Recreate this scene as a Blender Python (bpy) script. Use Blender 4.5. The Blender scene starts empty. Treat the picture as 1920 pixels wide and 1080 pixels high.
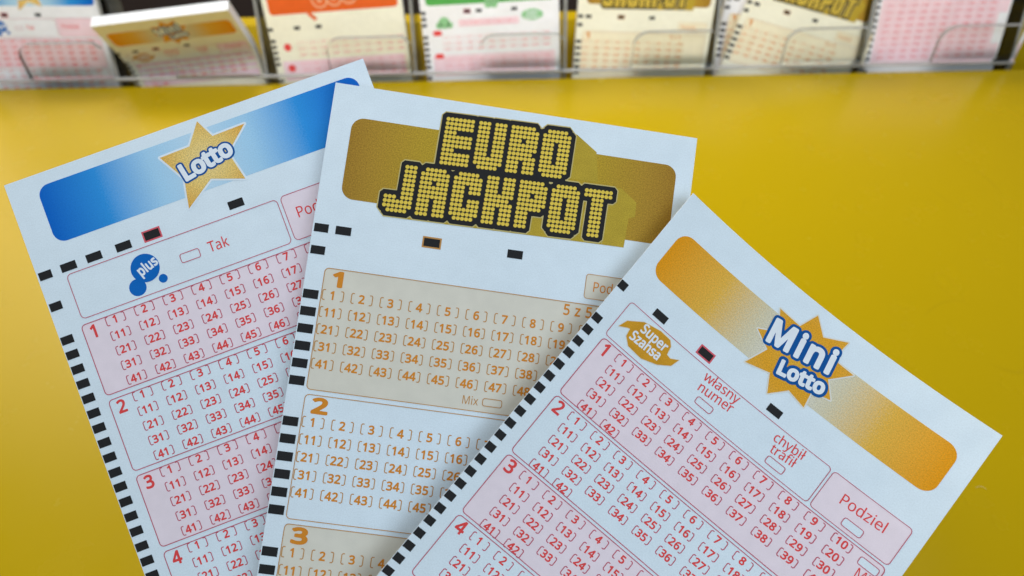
import bpy, bmesh, math, json, random
import numpy as np
from mathutils import Matrix, Vector
from mathutils.geometry import tessellate_polygon

random.seed(7)
scene = bpy.context.scene
COL = scene.collection

# ------------------------------------------------------------------ camera, world, lamps, exposure
FPX = 1387.0                      # focal length in photograph pixels (1920 wide)
PITCH, ROLL, CAM_H = math.radians(45.0), math.radians(1.1), 0.228
_up = Vector((0, math.sin(PITCH), math.cos(PITCH)))
_fw = Vector((0, math.cos(PITCH), -math.sin(PITCH)))
_x = Vector((1, 0, 0))
CU = _up * math.cos(ROLL) + _x * math.sin(ROLL)
CR = _x * math.cos(ROLL) - _up * math.sin(ROLL)
CAM = Vector((0, 0, CAM_H))
cd = bpy.data.cameras.new('camera')
cam = bpy.data.objects.new('camera', cd)
COL.objects.link(cam)
cam.matrix_world = Matrix(((CR.x, CU.x, -_fw.x, CAM.x), (CR.y, CU.y, -_fw.y, CAM.y), (CR.z, CU.z, -_fw.z, CAM.z), (0, 0, 0, 1)))
cd.sensor_width = 36.0
cd.lens = FPX * 36.0 / 1920.0
cd.clip_start, cd.clip_end = 0.01, 50
cd.dof.use_dof = True
cd.dof.focus_distance = 0.163
cd.dof.aperture_fstop = 16.0
scene.camera = cam

world = bpy.data.worlds.new('World')
scene.world = world
world.use_nodes = True
bg = world.node_tree.nodes['Background']
bg.inputs[0].default_value = (0.80, 0.90, 1.0, 1)
bg.inputs[1].default_value = 0.08


def area(name, loc, target, size, size_y, power, color):
    ld = bpy.data.lights.new(name, 'AREA')
    ld.shape = 'RECTANGLE'
    ld.size, ld.size_y, ld.energy, ld.color = size, size_y, power, color
    o = bpy.data.objects.new(name, ld)
    COL.objects.link(o)
    o.location = loc
    o.rotation_euler = (Vector(target) - Vector(loc)).to_track_quat('-Z', 'Y').to_euler()
    return o


area('window_light', (-0.90, 0.92, 0.64), (0.0, 0.92, 0.55), 0.42, 0.70, 3.2, (1.0, 0.74, 0.42))
area('rear_light', (-0.36, 0.86, 0.60), (0.05, 0.30, 0), 0.5, 0.25, 5.2, (1.0, 0.96, 0.80))
area('rack_fill_light', (0.02, 0.275, 0.42), (0.02, 0.50, 0.23), 0.52, 0.05, 1.9, (1.0, 0.97, 0.93))  # added fill lamp, no such fixture known; brightens the rack fronts
area('ceiling_light', (-0.45, -0.10, 0.98), (0.02, 0.14, 0.08), 0.40, 0.40, 2.0, (0.80, 0.91, 1.0))
area('front_light', (0.30, -0.48, 0.56), (0.05, 0.14, 0.08), 0.70, 0.50, 3.3, (0.73, 0.875, 1.0))

scene.view_settings.view_transform = 'Standard'
scene.view_settings.look = 'None'
scene.view_settings.exposure = 0.21
scene.view_settings.gamma = 1.0
scene.view_settings.use_curve_mapping = False
scene.render.engine = 'CYCLES'
scene.cycles.max_bounces = 10
scene.cycles.transparent_max_bounces = 24
scene.cycles.caustics_reflective = False
scene.cycles.caustics_refractive = False

# ------------------------------------------------------------------ materials
MATS = {}


def srgb(*c):
    return tuple(((x / 255) / 12.92 if x / 255 <= 0.04045 else ((x / 255 + 0.055) / 1.055) ** 2.4) for x in c)


def nodes_of(name):
    m = bpy.data.materials.new(name)
    m.use_nodes = True
    nt = m.node_tree
    return m, nt, nt.nodes, nt.links, nt.nodes['Principled BSDF']


def grainy(name, col, grain=0.12, scale=900.0, rough=0.72, col2=None, spec=0.15, fleck=0.0, coarse=0.06):
    """printed or plain paper: fibre-fine mottling of the colour plus a faint fibre relief"""
    if name in MATS:
        return MATS[name]
    m, nt, N, L, b = nodes_of(name)
    uv = N.new('ShaderNodeUVMap')
    n1 = N.new('ShaderNodeTexNoise'); n1.inputs['Scale'].default_value = scale; n1.inputs['Detail'].default_value = 3
    n2 = N.new('ShaderNodeTexNoise'); n2.inputs['Scale'].default_value = 28; n2.inputs['Detail'].default_value = 4
    L.new(uv.outputs[0], n1.inputs['Vector']); L.new(uv.outputs[0], n2.inputs['Vector'])
    mx = N.new('ShaderNodeMix'); mx.data_type = 'RGBA'
    c2 = col2 if col2 else tuple(min(1, c * (1 + grain) + 0.02 * grain) for c in col)
    mx.inputs[6].default_value = tuple(c * (1 - grain) for c in col) + (1,)
    mx.inputs[7].default_value = tuple(c2) + (1,)
    mr = N.new('ShaderNodeMapRange'); mr.inputs[1].default_value = 0.3; mr.inputs[2].default_value = 0.7
    L.new(n1.outputs[0], mr.inputs[0]); L.new(mr.outputs[0], mx.inputs[0])
    mx2 = N.new('ShaderNodeMix'); mx2.data_type = 'RGBA'; mx2.blend_type = 'MULTIPLY'
    mx2.inputs[0].default_value = 1.0
    mr2 = N.new('ShaderNodeMapRange'); mr2.inputs[1].default_value = 0.3; mr2.inputs[2].default_value = 0.7
    mr2.inputs[3].default_value = 1 - coarse; mr2.inputs[4].default_value = 1.0
    L.new(n2.outputs[0], mr2.inputs[0])
    L.new(mx.outputs[2], mx2.inputs[6]); L.new(mr2.outputs[0], mx2.inputs[7])
    L.new(mx2.outputs[2], b.inputs['Base Color'])
    bp = N.new('ShaderNodeBump'); bp.inputs['Strength'].default_value = 0.10; bp.inputs['Distance'].default_value = 0.0001
    n3 = N.new('ShaderNodeTexNoise'); n3.inputs['Scale'].default_value = 420; n3.inputs['Detail'].default_value = 2
    L.new(uv.outputs[0], n3.inputs['Vector'])
    n4 = N.new('ShaderNodeTexNoise'); n4.inputs['Scale'].default_value = 5.5; n4.inputs['Detail'].default_value = 1.5
    L.new(uv.outputs[0], n4.inputs['Vector'])
    bw = N.new('ShaderNodeBump'); bw.inputs['Strength'].default_value = 1.0; bw.inputs['Distance'].default_value = 0.0011
    L.new(n4.outputs[0], bw.inputs['Height'])
    L.new(n3.outputs[0], bp.inputs['Height']); L.new(bw.outputs[0], bp.inputs['Normal']); L.new(bp.outputs[0], b.inputs['Normal'])
    b.inputs['Roughness'].default_value = rough
    b.inputs['Specular IOR Level'].default_value = spec
    MATS[name] = m
    return m


def band(name, centre, half, stops, grain=0.25, axis='u'):
    """printed gradient band: colour by distance from its middle, with a speckled halftone"""
    if name in MATS:
        return MATS[name]
    m, nt, N, L, b = nodes_of(name)
    uv = N.new('ShaderNodeUVMap')
    sp = N.new('ShaderNodeSeparateXYZ'); L.new(uv.outputs[0], sp.inputs[0])
    def math_(op, a, bv):
        n = N.new('ShaderNodeMath'); n.operation = op
        L.new(a, n.inputs[0])
        if isinstance(bv, (int, float)): n.inputs[1].default_value = bv
        else: L.new(bv, n.inputs[1])
        return n.outputs[0]
    if axis == 'u':
        d = math_('DIVIDE', math_('ABSOLUTE', math_('SUBTRACT', sp.outputs[0], centre / 100.0), 0), half / 100.0)
    else:
        vd = N.new('ShaderNodeVectorMath'); vd.operation = 'DISTANCE'
        L.new(uv.outputs[0], vd.inputs[0]); vd.inputs[1].default_value = (centre[0] / 100.0, centre[1] / 100.0, 0)
        d = math_('DIVIDE', vd.outputs['Value'], half / 100.0)
    n1 = N.new('ShaderNodeTexNoise'); n1.inputs['Scale'].default_value = 260; n1.inputs['Detail'].default_value = 5
    n1.inputs['Roughness'].default_value = 0.75
    L.new(uv.outputs[0], n1.inputs['Vector'])
    off = math_('MULTIPLY', math_('SUBTRACT', n1.outputs[0], 0.5), grain)
    d2 = math_('ADD', d, off)
    cr = N.new('ShaderNodeValToRGB')
    while len(cr.color_ramp.elements) < len(stops):
        cr.color_ramp.elements.new(0.5)
    for e, (p, c) in zip(cr.color_ramp.elements, stops):
        e.position = p
        e.color = tuple(c) + (1,)
    L.new(d2, cr.inputs[0])
    n2 = N.new('ShaderNodeTexNoise'); n2.inputs['Scale'].default_value = 380; n2.inputs['Detail'].default_value = 3
    L.new(uv.outputs[0], n2.inputs['Vector'])
    mr = N.new('ShaderNodeMapRange'); mr.inputs[1].default_value = 0.3; mr.inputs[2].default_value = 0.7
    mr.inputs[3].default_value = 1 - grain * 0.6; mr.inputs[4].default_value = 1 + grain * 0.25
    L.new(n2.outputs[0], mr.inputs[0])
    mx = N.new('ShaderNodeMix'); mx.data_type = 'RGBA'; mx.blend_type = 'MULTIPLY'; mx.inputs[0].default_value = 1.0
    L.new(cr.outputs[0], mx.inputs[6]); L.new(mr.outputs[0], mx.inputs[7])
    L.new(mx.outputs[2], b.inputs['Base Color'])
    n4 = N.new('ShaderNodeTexNoise'); n4.inputs['Scale'].default_value = 5.5; n4.inputs['Detail'].default_value = 1.5
    L.new(uv.outputs[0], n4.inputs['Vector'])
    bw = N.new('ShaderNodeBump'); bw.inputs['Strength'].default_value = 1.0; bw.inputs['Distance'].default_value = 0.0011
    L.new(n4.outputs[0], bw.inputs['Height'])
    L.new(bw.outputs[0], b.inputs['Normal'])
    b.inputs['Roughness'].default_value = 0.7
    b.inputs['Specular IOR Level'].default_value = 0.15
    MATS[name] = m
    return m


PAPER_C = (0.78, 0.86, 0.915)
PAD_LIT_WHITE = grainy('pad_paper_lightened', (0.93, 0.92, 0.95), 0.03, 700, 0.8)  # whiter slip paper, lightened to make up for dim light on the rack
PAD_PINK = grainy('pad_pink_print', (0.95, 0.70, 0.76), 0.04, 700, 0.8)
PAD_BEIGE = grainy('pad_beige_print', (0.93, 0.84, 0.62), 0.04, 700, 0.8)
PAPER = grainy('paper', PAPER_C, 0.05, 330, 0.8, spec=0.15, coarse=0.035)
PINK = grainy('pink_print', (0.905, 0.765, 0.815), 0.05, 800, 0.68)
BEIGE = grainy('beige_print', (0.775, 0.715, 0.605), 0.05, 800, 0.68)
RED = grainy('red_ink', (0.86, 0.070, 0.068), 0.22, 900)
WINE = grainy('wine_ink', (0.58, 0.11, 0.16), 0.2, 900)
RING = grainy('ring_ink', (0.76, 0.12, 0.15), 0.2, 900)
ORANGE = grainy('orange_ink', (0.74, 0.265, 0.025), 0.22, 900)
BROWN = grainy('brown_ink', (0.58, 0.28, 0.08), 0.2, 900)
BLACK = grainy('black_ink', (0.018, 0.017, 0.018), 0.3, 700, 0.7)
BLUE = grainy('blue_ink', (0.0005, 0.14, 0.52), 0.2, 900)
NAVY = grainy('navy_ink', (0.001, 0.09, 0.33), 0.2, 900)
WHITE_INK = grainy('white_print', (0.86, 0.89, 0.93), 0.03, 800)
DOT_GOLD = grainy('dot_gold', (0.92, 0.60, 0.08), 0.25, 1400)
PALE_GOLD = grainy('pale_gold', (0.62, 0.50, 0.20), 0.2, 900)
GOLD_SIDE = grainy('gold_side', (0.52, 0.36, 0.035), 0.3, 600, coarse=0.12)
SWOOSH = grainy('swoosh_gold', (0.74, 0.35, 0.02), 0.22, 600, coarse=0.2)
HALO = grainy('halo_cream', (0.80, 0.78, 0.70), 0.06, 900)
LIGHT_HALO = grainy('halo_blue_white', (0.80, 0.87, 0.93), 0.04, 900)
GREEN = grainy('green_ink', (0.10, 0.42, 0.09), 0.2, 900)
GREENPALE = grainy('pale_green_ink', (0.30, 0.60, 0.30), 0.2, 900)
ORANGE_BAND = grainy('orange_band', (0.80, 0.13, 0.02), 0.12, 500)
ORANGE_LIGHT = grainy('light_orange_print', (0.85, 0.42, 0.24), 0.1, 500)
PINKNUM = grainy('pink_number_ink', (0.80, 0.13, 0.17), 0.2, 900)
CREAM = grainy('cream_paper', (0.93, 0.89, 0.72), 0.03, 700, 0.7)
YBLUE = [(0.0, (0.55, 0.74, 0.88)), (0.30, (0.40, 0.66, 0.87)), (0.62, (0.03, 0.30, 0.74)), (0.95, (0.001, 0.135, 0.57))]
BAND_BLUE = band('blue_gradient_band', 43, 38, YBLUE, 0.16)
BAND_GOLD = band('gold_gradient_band', 40.5, 37, [(0.0, (0.78, 0.78, 0.74)), (0.30, (0.74, 0.66, 0.46)), (0.60, (0.86, 0.49, 0.07)), (0.98, (0.88, 0.345, 0.006))], 0.4)
BAND_BRONZE = band('bronze_gradient_band', 41, 38, [(0.0, (0.56, 0.39, 0.028)), (0.5, (0.54, 0.35, 0.03)), (0.8, (0.48, 0.275, 0.032)), (1.0, (0.39, 0.20, 0.025))], 0.6)
STAR_GOLD = band('star_gold', (43.5, 10.0), 11.5, [(0.0, (0.95, 0.74, 0.32)), (0.5, (0.92, 0.63, 0.19)), (1.0, (0.86, 0.44, 0.07))], 0.6, axis='r')
BURST_GOLD = band('burst_gold', (41.0, 12.5), 12.5, [(0.0, (0.84, 0.45, 0.05)), (0.6, (0.86, 0.40, 0.022)), (1.0, (0.84, 0.42, 0.05))], 0.5, axis='r')

# ------------------------------------------------------------------ lettering: outlines of a plain humanist sans, units of 1/1000
GLYPHS = json.loads(r'''{"0":[459,[[419,287,414,191,395,112,376,70,363,52,334,23,297,3,253,-7,229,-8,198,-6,170,1,145,12,122,27,86,70,71,98,51,163,44,201,41,243,40,332,50,411,69,477,99,527,119,547,141,562,167,573,196,579,229,581,287,573,313,562,335,547,372,504,387,477,399,446,414,373],[110,287,113,215,121,156,137,111,159,78,190,59,229,52,268,59,298,78,320,110,336,156,345,215,348,287,345,359,336,417,320,463,298,495,284,507,268,515,229,521,208,520,190,515,173,507,159,495,137,463,121,417,113,359]]],"1":[459,[[285,0,216,0,216,439,219,499,108,405,71,452,226,573,285,573]]],"2":[459,[[417,0,38,0,38,59,209,231,275,304,306,353,321,405,320,446,315,466,306,482,294,496,278,507,242,519,200,520,164,512,115,489,83,466,45,513,94,548,137,567,169,576,221,581,270,576,293,570,331,552,361,526,372,510,382,492,388,472,394,428,389,385,365,324,340,286,307,247,128,64,417,64]]],"3":[459,[[395,439,392,403,387,387,381,372,363,347,340,326,326,318,277,302,277,298,309,293,360,271,379,255,394,236,405,214,411,190,412,139,400,94,377,56,341,26,318,14,263,-3,230,-7,171,-8,110,-1,72,8,36,23,36,89,74,73,114,61,175,52,230,53,285,68,305,81,320,98,331,117,337,139,339,164,335,197,329,211,310,233,297,242,265,255,226,263,123,265,123,326,202,326,242,333,274,347,298,366,314,390,322,418,321,454,316,471,307,486,295,498,262,516,242,520,204,521,176,518,128,504,75,473,39,521,93,554,139,571,163,576,218,581,260,578,296,571,327,558,352,540,371,519,384,495,393,468]]],"4":[459,[[443,130,359,130,359,0,291,0,291,130,17,130,17,190,286,576,359,576,359,193,443,193],[291,374,295,500,292,500,262,444,86,193,291,193]]],"5":[459,[[221,351,275,346,322,331,361,307,389,274,400,254,412,209,411,154,399,103,373,60,356,43,314,15,289,5,231,-7,177,-8,97,4,65,16,51,23,51,90,82,74,121,62,161,55,220,53,274,65,302,82,323,106,336,137,341,176,339,202,332,225,321,245,306,262,287,275,232,290,197,292,160,290,99,280,64,302,86,573,373,573,373,508,146,508,132,342,169,348]]],"6":[459,[[44,245,48,318,60,389,84,454,121,510,174,551,220,570,246,576,306,581,362,577,377,573,377,513,353,519,308,523,257,518,235,512,198,494,169,469,148,437,132,400,122,359,115,291,119,291,150,326,170,339,194,350,238,358,279,357,323,347,360,327,375,313,389,297,409,258,416,236,421,184,420,156,408,104,399,82,372,44,336,15,314,5,266,-7,239,-8,199,-4,163,7,146,16,130,26,101,54,88,70,67,110,52,158],[238,51,284,59,320,84,334,102,343,125,351,184,350,210,344,233,336,254,324,271,308,285,289,295,267,301,241,303,222,302,189,294,150,270,124,236,115,198,117,172,127,133,155,88,185,64,210,55]]],"7":[459,[[109,0,344,508,35,508,35,573,419,573,419,518,187,0]]],"8":[459,[[229,581,276,577,318,565,352,546,378,519,388,503,395,485,400,443,392,397,377,371,357,348,320,319,291,303,355,265,392,229,409,201,418,167,419,148,413,104,406,84,383,49,367,34,330,11,308,3,258,-7,231,-8,201,-7,149,2,126,10,89,33,61,63,52,81,45,101,39,146,43,183,49,199,75,241,113,274,158,299,131,316,96,346,78,370,65,396,58,444,63,485,70,503,92,533,123,556,141,565,182,577],[108,145,116,107,125,90,138,76,155,64,176,55,229,48,281,55,302,64,319,76,342,108,350,148,341,186,317,217,264,251,217,270,170,246,136,219,115,186],[228,524,188,518,170,512,155,502,143,491,134,476,128,460,127,441,130,414,148,382,179,357,232,330,282,357,310,382,323,402,330,427,330,441,329,460,323,476,315,491,302,502,287,512,270,518]]],"9":[459,[[417,328,410,231,401,183,387,139,354,80,324,47,306,33,265,11,214,-3,137,-8,82,0,82,60,134,50,204,54,245,68,278,90,291,103,313,135,329,172,339,213,346,281,341,281,319,255,290,233,237,216,204,214,158,219,118,235,85,260,72,275,52,314,45,336,40,387,46,443,53,468,63,491,90,529,107,544,148,568,196,579,223,581,262,577,281,572,316,556,347,533,361,518,394,462,409,415],[223,521,199,519,178,513,159,503,142,488,128,470,118,447,112,420,110,388,117,339,125,318,137,301,152,287,171,277,193,271,220,269,256,273,300,293,321,313,337,337,346,374,344,400,334,439,307,484,288,501,265,514]]],"A":[512,[[437,0,368,177,141,177,73,0,0,0,224,575,289,575,512,0],[282,415,255,500,234,425,165,241,346,241]]],"C":[507,[[323,517,280,513,241,502,223,493,206,482,178,456,155,423,133,361,126,312,126,252,138,191,147,164,175,117,213,83,262,62,322,55,377,59,460,78,460,15,375,-5,335,-8,270,-6,232,1,197,12,166,28,139,48,115,72,95,99,78,131,65,165,56,203,49,287,53,349,67,406,77,432,103,478,138,517,181,548,233,569,292,579,346,580,409,572,448,561,482,547,453,486,378,512]]],"E":[446,[[398,0,78,0,78,573,398,573,398,509,150,509,150,330,383,330,383,268,150,268,150,63,398,63]]],"J":[219,[[-3,-152,-37,-150,-63,-142,-63,-81,-5,-89,24,-85,50,-70,63,-53,67,-42,74,3,74,573,146,573,146,9,141,-42,128,-82,105,-113,91,-125,58,-143,19,-151]]],"K":[496,[[496,0,411,0,209,273,150,222,150,0,78,0,78,573,150,573,150,290,403,573,488,573,261,323]]],"L":[420,[[78,0,78,573,150,573,150,64,400,64,400,0]]],"M":[727,[[330,0,142,502,139,502,144,407,144,0,78,0,78,573,184,573,361,103,364,103,544,573,650,573,650,0,578,0,578,352,584,501,581,501,390,0]]],"O":[626,[[577,287,573,224,561,166,540,116,510,73,473,38,428,13,375,-3,314,-8,251,-3,196,13,151,39,114,73,85,116,65,167,53,224,49,288,56,370,65,408,94,473,114,500,138,524,166,545,197,561,232,572,271,579,314,581,356,579,428,561,459,545,486,525,510,501,547,442,560,408,576,330],[125,287,126,252,136,190,157,138,188,98,207,83,230,70,255,62,283,56,345,56,398,70,439,98,456,117,470,138,490,190,500,252,498,338,490,384,476,423,456,457,431,484,398,503,360,514,314,518,255,511,207,490,188,475,171,457,145,411,130,354]]],"P":[485,[[229,573,282,570,326,562,363,548,393,528,415,504,431,475,441,442,444,387,438,353,426,321,395,278,364,255,345,246,301,231,275,227,150,223,150,0,78,0,78,573],[223,511,150,511,150,285,234,285,298,296,330,311,360,347,369,381,370,401,361,449,350,468,334,484,289,504]]],"R":[499,[[236,573,301,568,353,555,393,532,409,517,432,481,439,460,444,410,443,388,435,350,418,319,397,295,358,269,330,257,487,0,403,0,264,237,150,237,150,0,78,0,78,573],[232,510,150,510,150,298,268,299,296,304,319,313,338,325,352,341,362,359,368,381,369,424,355,467,336,486,310,500,275,507]]],"S":[440,[[403,153,396,106,389,85,378,66,348,35,307,11,257,-3,182,-8,109,-1,83,4,41,19,41,88,92,70,134,60,179,55,240,57,273,66,298,79,316,98,327,120,329,133,330,160,324,184,302,213,261,238,131,294,95,320,69,351,57,375,50,403,50,457,61,496,71,513,99,542,116,553,157,571,231,581,318,572,389,549,366,487,319,504,248,517,196,515,169,507,148,494,133,478,124,457,121,434,128,396,149,367,187,343,313,289,348,268,362,255,385,228,392,212,398,194]]],"T":[446,[[259,0,187,0,187,509,8,509,8,573,437,573,437,509,259,509]]],"U":[586,[[513,202,512,173,500,120,476,72,439,35,416,20,389,8,360,-1,327,-6,290,-8,240,-4,196,7,159,25,128,50,104,82,86,118,76,158,72,204,72,573,144,573,144,201,147,168,154,139,165,114,182,93,203,76,228,64,259,57,294,55,342,59,379,73,394,84,407,96,427,126,438,161,442,202,442,573,513,573]]],"a":[450,[[231,437,268,435,326,418,347,403,364,383,376,358,383,328,385,293,385,0,334,0,320,61,317,61,279,22,246,3,190,-8,136,-5,103,6,75,23,55,48,41,80,37,119,40,150,50,176,65,199,87,219,116,234,194,253,316,259,315,309,303,347,293,359,265,375,227,380,194,378,148,365,106,347,84,400,132,421,170,431],[252,208,184,200,159,192,127,170,112,138,110,119,115,87,122,75,144,58,157,53,188,49,238,56,279,79,295,96,306,117,313,142,315,210]]],"b":[493,[[139,461,135,373,139,373,174,409,206,427,248,436,310,434,344,423,374,406,401,381,422,350,437,312,446,267,449,215,444,147,437,118,415,68,384,31,344,6,322,-2,272,-8,226,-3,189,10,161,31,139,55,133,55,119,0,68,0,68,609,139,609],[260,379,202,369,175,351,165,339,150,308,145,289,139,244,139,214,145,144,153,116,165,93,181,74,202,61,229,53,261,51,288,53,312,61,332,74,348,93,369,145,376,216,369,287,360,315,348,338,331,356,311,368,288,376]]],"c":[385,[[241,-8,213,-7,162,5,118,28,99,45,69,87,58,114,50,143,44,213,46,250,59,315,85,365,102,385,142,415,166,425,191,432,245,438,309,431,358,415,337,356,292,370,255,376,204,371,172,358,148,335,131,303,120,263,117,213,120,166,131,126,148,94,172,71,186,63,220,54,257,53,302,60,351,78,351,15,316,1,290,-5]]],"d":[493,[[221,-8,182,-5,148,6,118,23,92,48,71,79,56,117,47,162,44,214,47,266,56,311,71,350,93,381,119,406,149,424,183,434,221,438,253,436,292,425,323,407,354,374,359,374,354,438,354,609,425,609,425,0,368,0,358,58,354,58,332,32,303,11,266,-3],[232,51,263,53,290,60,311,71,328,88,340,109,348,135,354,165,355,213,354,251,349,284,329,336,313,355,291,369,264,377,231,379,204,376,181,368,162,354,146,334,133,309,124,281,117,213,124,144,133,116,146,93,162,74,181,61,205,53]]],"e":[452,[[234,438,286,432,329,414,348,401,378,367,390,346,406,299,410,272,411,201,117,201,120,167,127,137,139,111,154,90,174,74,197,62,224,55,254,52,293,54,343,64,392,82,392,20,327,-1,272,-8,221,-6,194,-2,143,17,101,48,85,68,70,91,51,146,44,212,50,277,57,306,81,357,96,378,134,411,181,431],[233,380,209,378,188,372,170,362,154,348,140,330,130,309,119,257,338,257,331,307,312,346,303,356,280,371,251,379]]],"f":[276,[[266,375,158,375,158,0,87,0,87,375,12,375,12,408,87,432,88,483,97,528,113,563,137,588,168,604,186,609,227,613,263,611,310,599,292,544,262,552,228,556,197,550,185,542,175,532,162,502,158,430,266,430]]],"h":[496,[[139,431,135,370,140,370,164,400,196,420,233,433,260,437,298,436,342,428,377,411,403,386,421,351,430,306,431,0,361,0,361,275,355,321,338,353,324,364,308,372,265,379,222,374,204,368,177,350,157,324,145,289,139,246,139,0,68,0,68,609,139,609]]],"i":[207,[[139,430,139,0,68,0,68,430],[104,591,119,588,133,580,142,566,145,546,142,526,133,512,119,504,104,501,88,504,75,512,69,519,63,536,63,557,69,574,81,585]]],"k":[428,[[138,291,135,229,135,221,138,221,189,285,326,430,409,430,235,246,421,0,336,0,187,200,138,158,138,0,68,0,68,609,138,609]]],"l":[207,[[139,0,68,0,68,609,139,609]]],"m":[750,[[540,438,574,436,603,429,628,417,649,401,665,379,676,352,683,319,685,280,685,0,615,0,615,277,610,321,594,353,582,364,567,372,528,379,499,376,474,369,454,358,438,342,426,322,418,298,411,237,411,0,342,0,342,277,336,321,327,344,312,361,281,376,253,379,215,374,185,360,164,338,150,308,139,247,139,0,68,0,68,430,125,430,136,371,140,371,163,401,183,416,205,427,229,434,266,438,312,433,332,428,365,410,378,398,398,366,402,366,427,398,461,420,499,433]]],"n":[496,[[275,438,311,436,343,429,369,417,391,401,409,379,421,352,428,319,431,280,431,0,361,0,361,275,355,321,338,353,324,364,308,372,265,379,232,376,204,368,182,356,166,338,154,316,140,258,139,0,68,0,68,430,125,430,136,371,140,371,165,401,198,422,235,434]]],"o":[485,[[442,216,438,165,428,121,411,82,388,51,359,25,324,7,285,-4,241,-8,200,-4,163,7,129,25,100,51,77,82,59,121,48,165,44,216,50,282,58,310,81,360,97,380,137,412,161,423,186,431,244,438,299,431,324,423,347,412,387,380,403,360,428,310,436,282],[117,216,120,169,130,128,138,110,147,95,172,71,203,56,222,52,264,52,299,62,314,71,339,95,356,128,366,169,369,216,361,284,348,320,327,348,314,359,282,374,242,379,212,376,185,368,164,354,147,335,124,284]]],"p":[493,[[273,438,310,434,344,424,374,407,401,383,422,351,437,313,446,268,448,181,437,119,415,69,384,31,345,6,322,-2,272,-8,241,-6,213,1,179,17,153,38,139,55,134,55,139,-8,139,-192,68,-192,68,430,126,430,136,371,139,371,161,397,189,419,226,433],[260,379,204,369,178,353,158,328,142,275,139,190,150,126,165,93,176,80,203,61,220,55,261,51,280,52,312,63,326,72,348,98,357,113,369,150,376,217,369,283,348,334,331,354,311,367,288,376]]],"r":[331,[[269,438,319,433,310,368,264,374,228,368,195,351,168,324,149,289,139,245,139,0,68,0,68,430,126,430,134,351,137,351,161,385,191,413,227,431]]],"s":[384,[[348,119,343,80,327,49,302,24,268,6,202,-7,155,-8,99,-1,42,19,42,83,86,65,122,55,159,50,203,50,224,53,256,66,274,86,280,112,275,135,259,154,227,173,103,228,76,245,57,266,45,292,41,324,44,350,52,372,66,392,85,408,109,421,168,436,202,438,258,434,292,426,339,409,315,353,243,376,213,380,159,377,131,366,121,358,114,350,108,328,114,304,142,280,274,223,314,197,333,176,339,164]]],"t":[289,[[212,50,272,59,272,5,250,-2,209,-8,167,-5,138,4,112,20,91,44,78,79,74,125,74,375,13,375,13,409,75,437,103,528,144,528,144,430,269,430,269,375,144,375,144,127,149,93,155,79,173,60,185,54]]],"u":[496,[[427,430,427,0,370,0,359,57,356,57,340,36,310,13,260,-4,234,-8,173,-4,134,8,117,18,103,29,81,59,73,78,64,122,63,430,135,430,135,153,141,108,158,76,171,65,207,52,230,51,273,55,291,61,319,79,338,105,350,140,356,182,357,430]]],"w":[630,[[346,243,316,357,313,357,294,275,207,1,127,1,9,431,82,431,153,154,169,73,174,78,199,182,277,431,354,431,440,149,457,74,460,74,471,129,549,431,621,431,502,1,419,1]]],"x":[424,[[170,220,22,430,102,430,213,268,322,430,402,430,253,220,410,0,330,0,213,172,94,0,14,0]]],"y":[409,[[1,430,76,430,184,144,205,68,209,68,245,186,333,430,409,430,224,-59,207,-97,188,-130,152,-167,123,-183,87,-191,49,-192,9,-186,9,-130,68,-134,90,-130,116,-114,142,-80,174,-2]]],"z":[377,[[346,0,31,0,31,47,262,375,45,375,45,430,340,430,340,377,112,55,346,55]]],"\u0142":[207,[[63,0,63,229,22,203,-7,250,63,295,63,609,133,609,133,341,184,376,214,329,133,274,133,0]]]}''')
CAPH = 571.0


def pip(p, poly):
    x, y = p
    c = False
    n = len(poly)
    j = n - 1
    for i in range(n):
        xi, yi = poly[i]; xj, yj = poly[j]
        if (yi > y) != (yj > y) and x < (xj - xi) * (y - yi) / (yj - yi) + xi:
            c = not c
        j = i
    return c


def tess(loops):
    """nested loops -> verts, tris (even-odd nesting)"""
    loops = [l for l in loops if len(l) >= 3]
    depth = [sum(pip(l[0], m) for k, m in enumerate(loops) if k != i) for i, l in enumerate(loops)]
    V, T = [], []
    for i, l in enumerate(loops):
        if depth[i] % 2:
            continue
        group = [l] + [m for k, m in enumerate(loops) if depth[k] == depth[i] + 1 and pip(m[0], l)]
        base = len(V)
        flat = [p for g in group for p in g]
        tr = tessellate_polygon([[Vector((p[0], p[1], 0)) for p in g] for g in group])
        V += flat
        T += [tuple(base + a for a in t) for t in tr]
    return V, T


def rdp(P, t):
    if len(P) < 3:
        return P
    a = np.array(P, float)
    d = a[-1] - a[0]
    n = np.hypot(*d)
    if n > 0:
        e = np.abs(d[0] * (a[:, 1] - a[0, 1]) - d[1] * (a[:, 0] - a[0, 0])) / n
    else:
        e = np.hypot(*(a - a[0]).T)
    i = int(np.argmax(e))
    if e[i] <= t:
        return [P[0], P[-1]]
    return rdp(P[:i + 1], t)[:-1] + rdp(P[i:], t)


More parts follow.
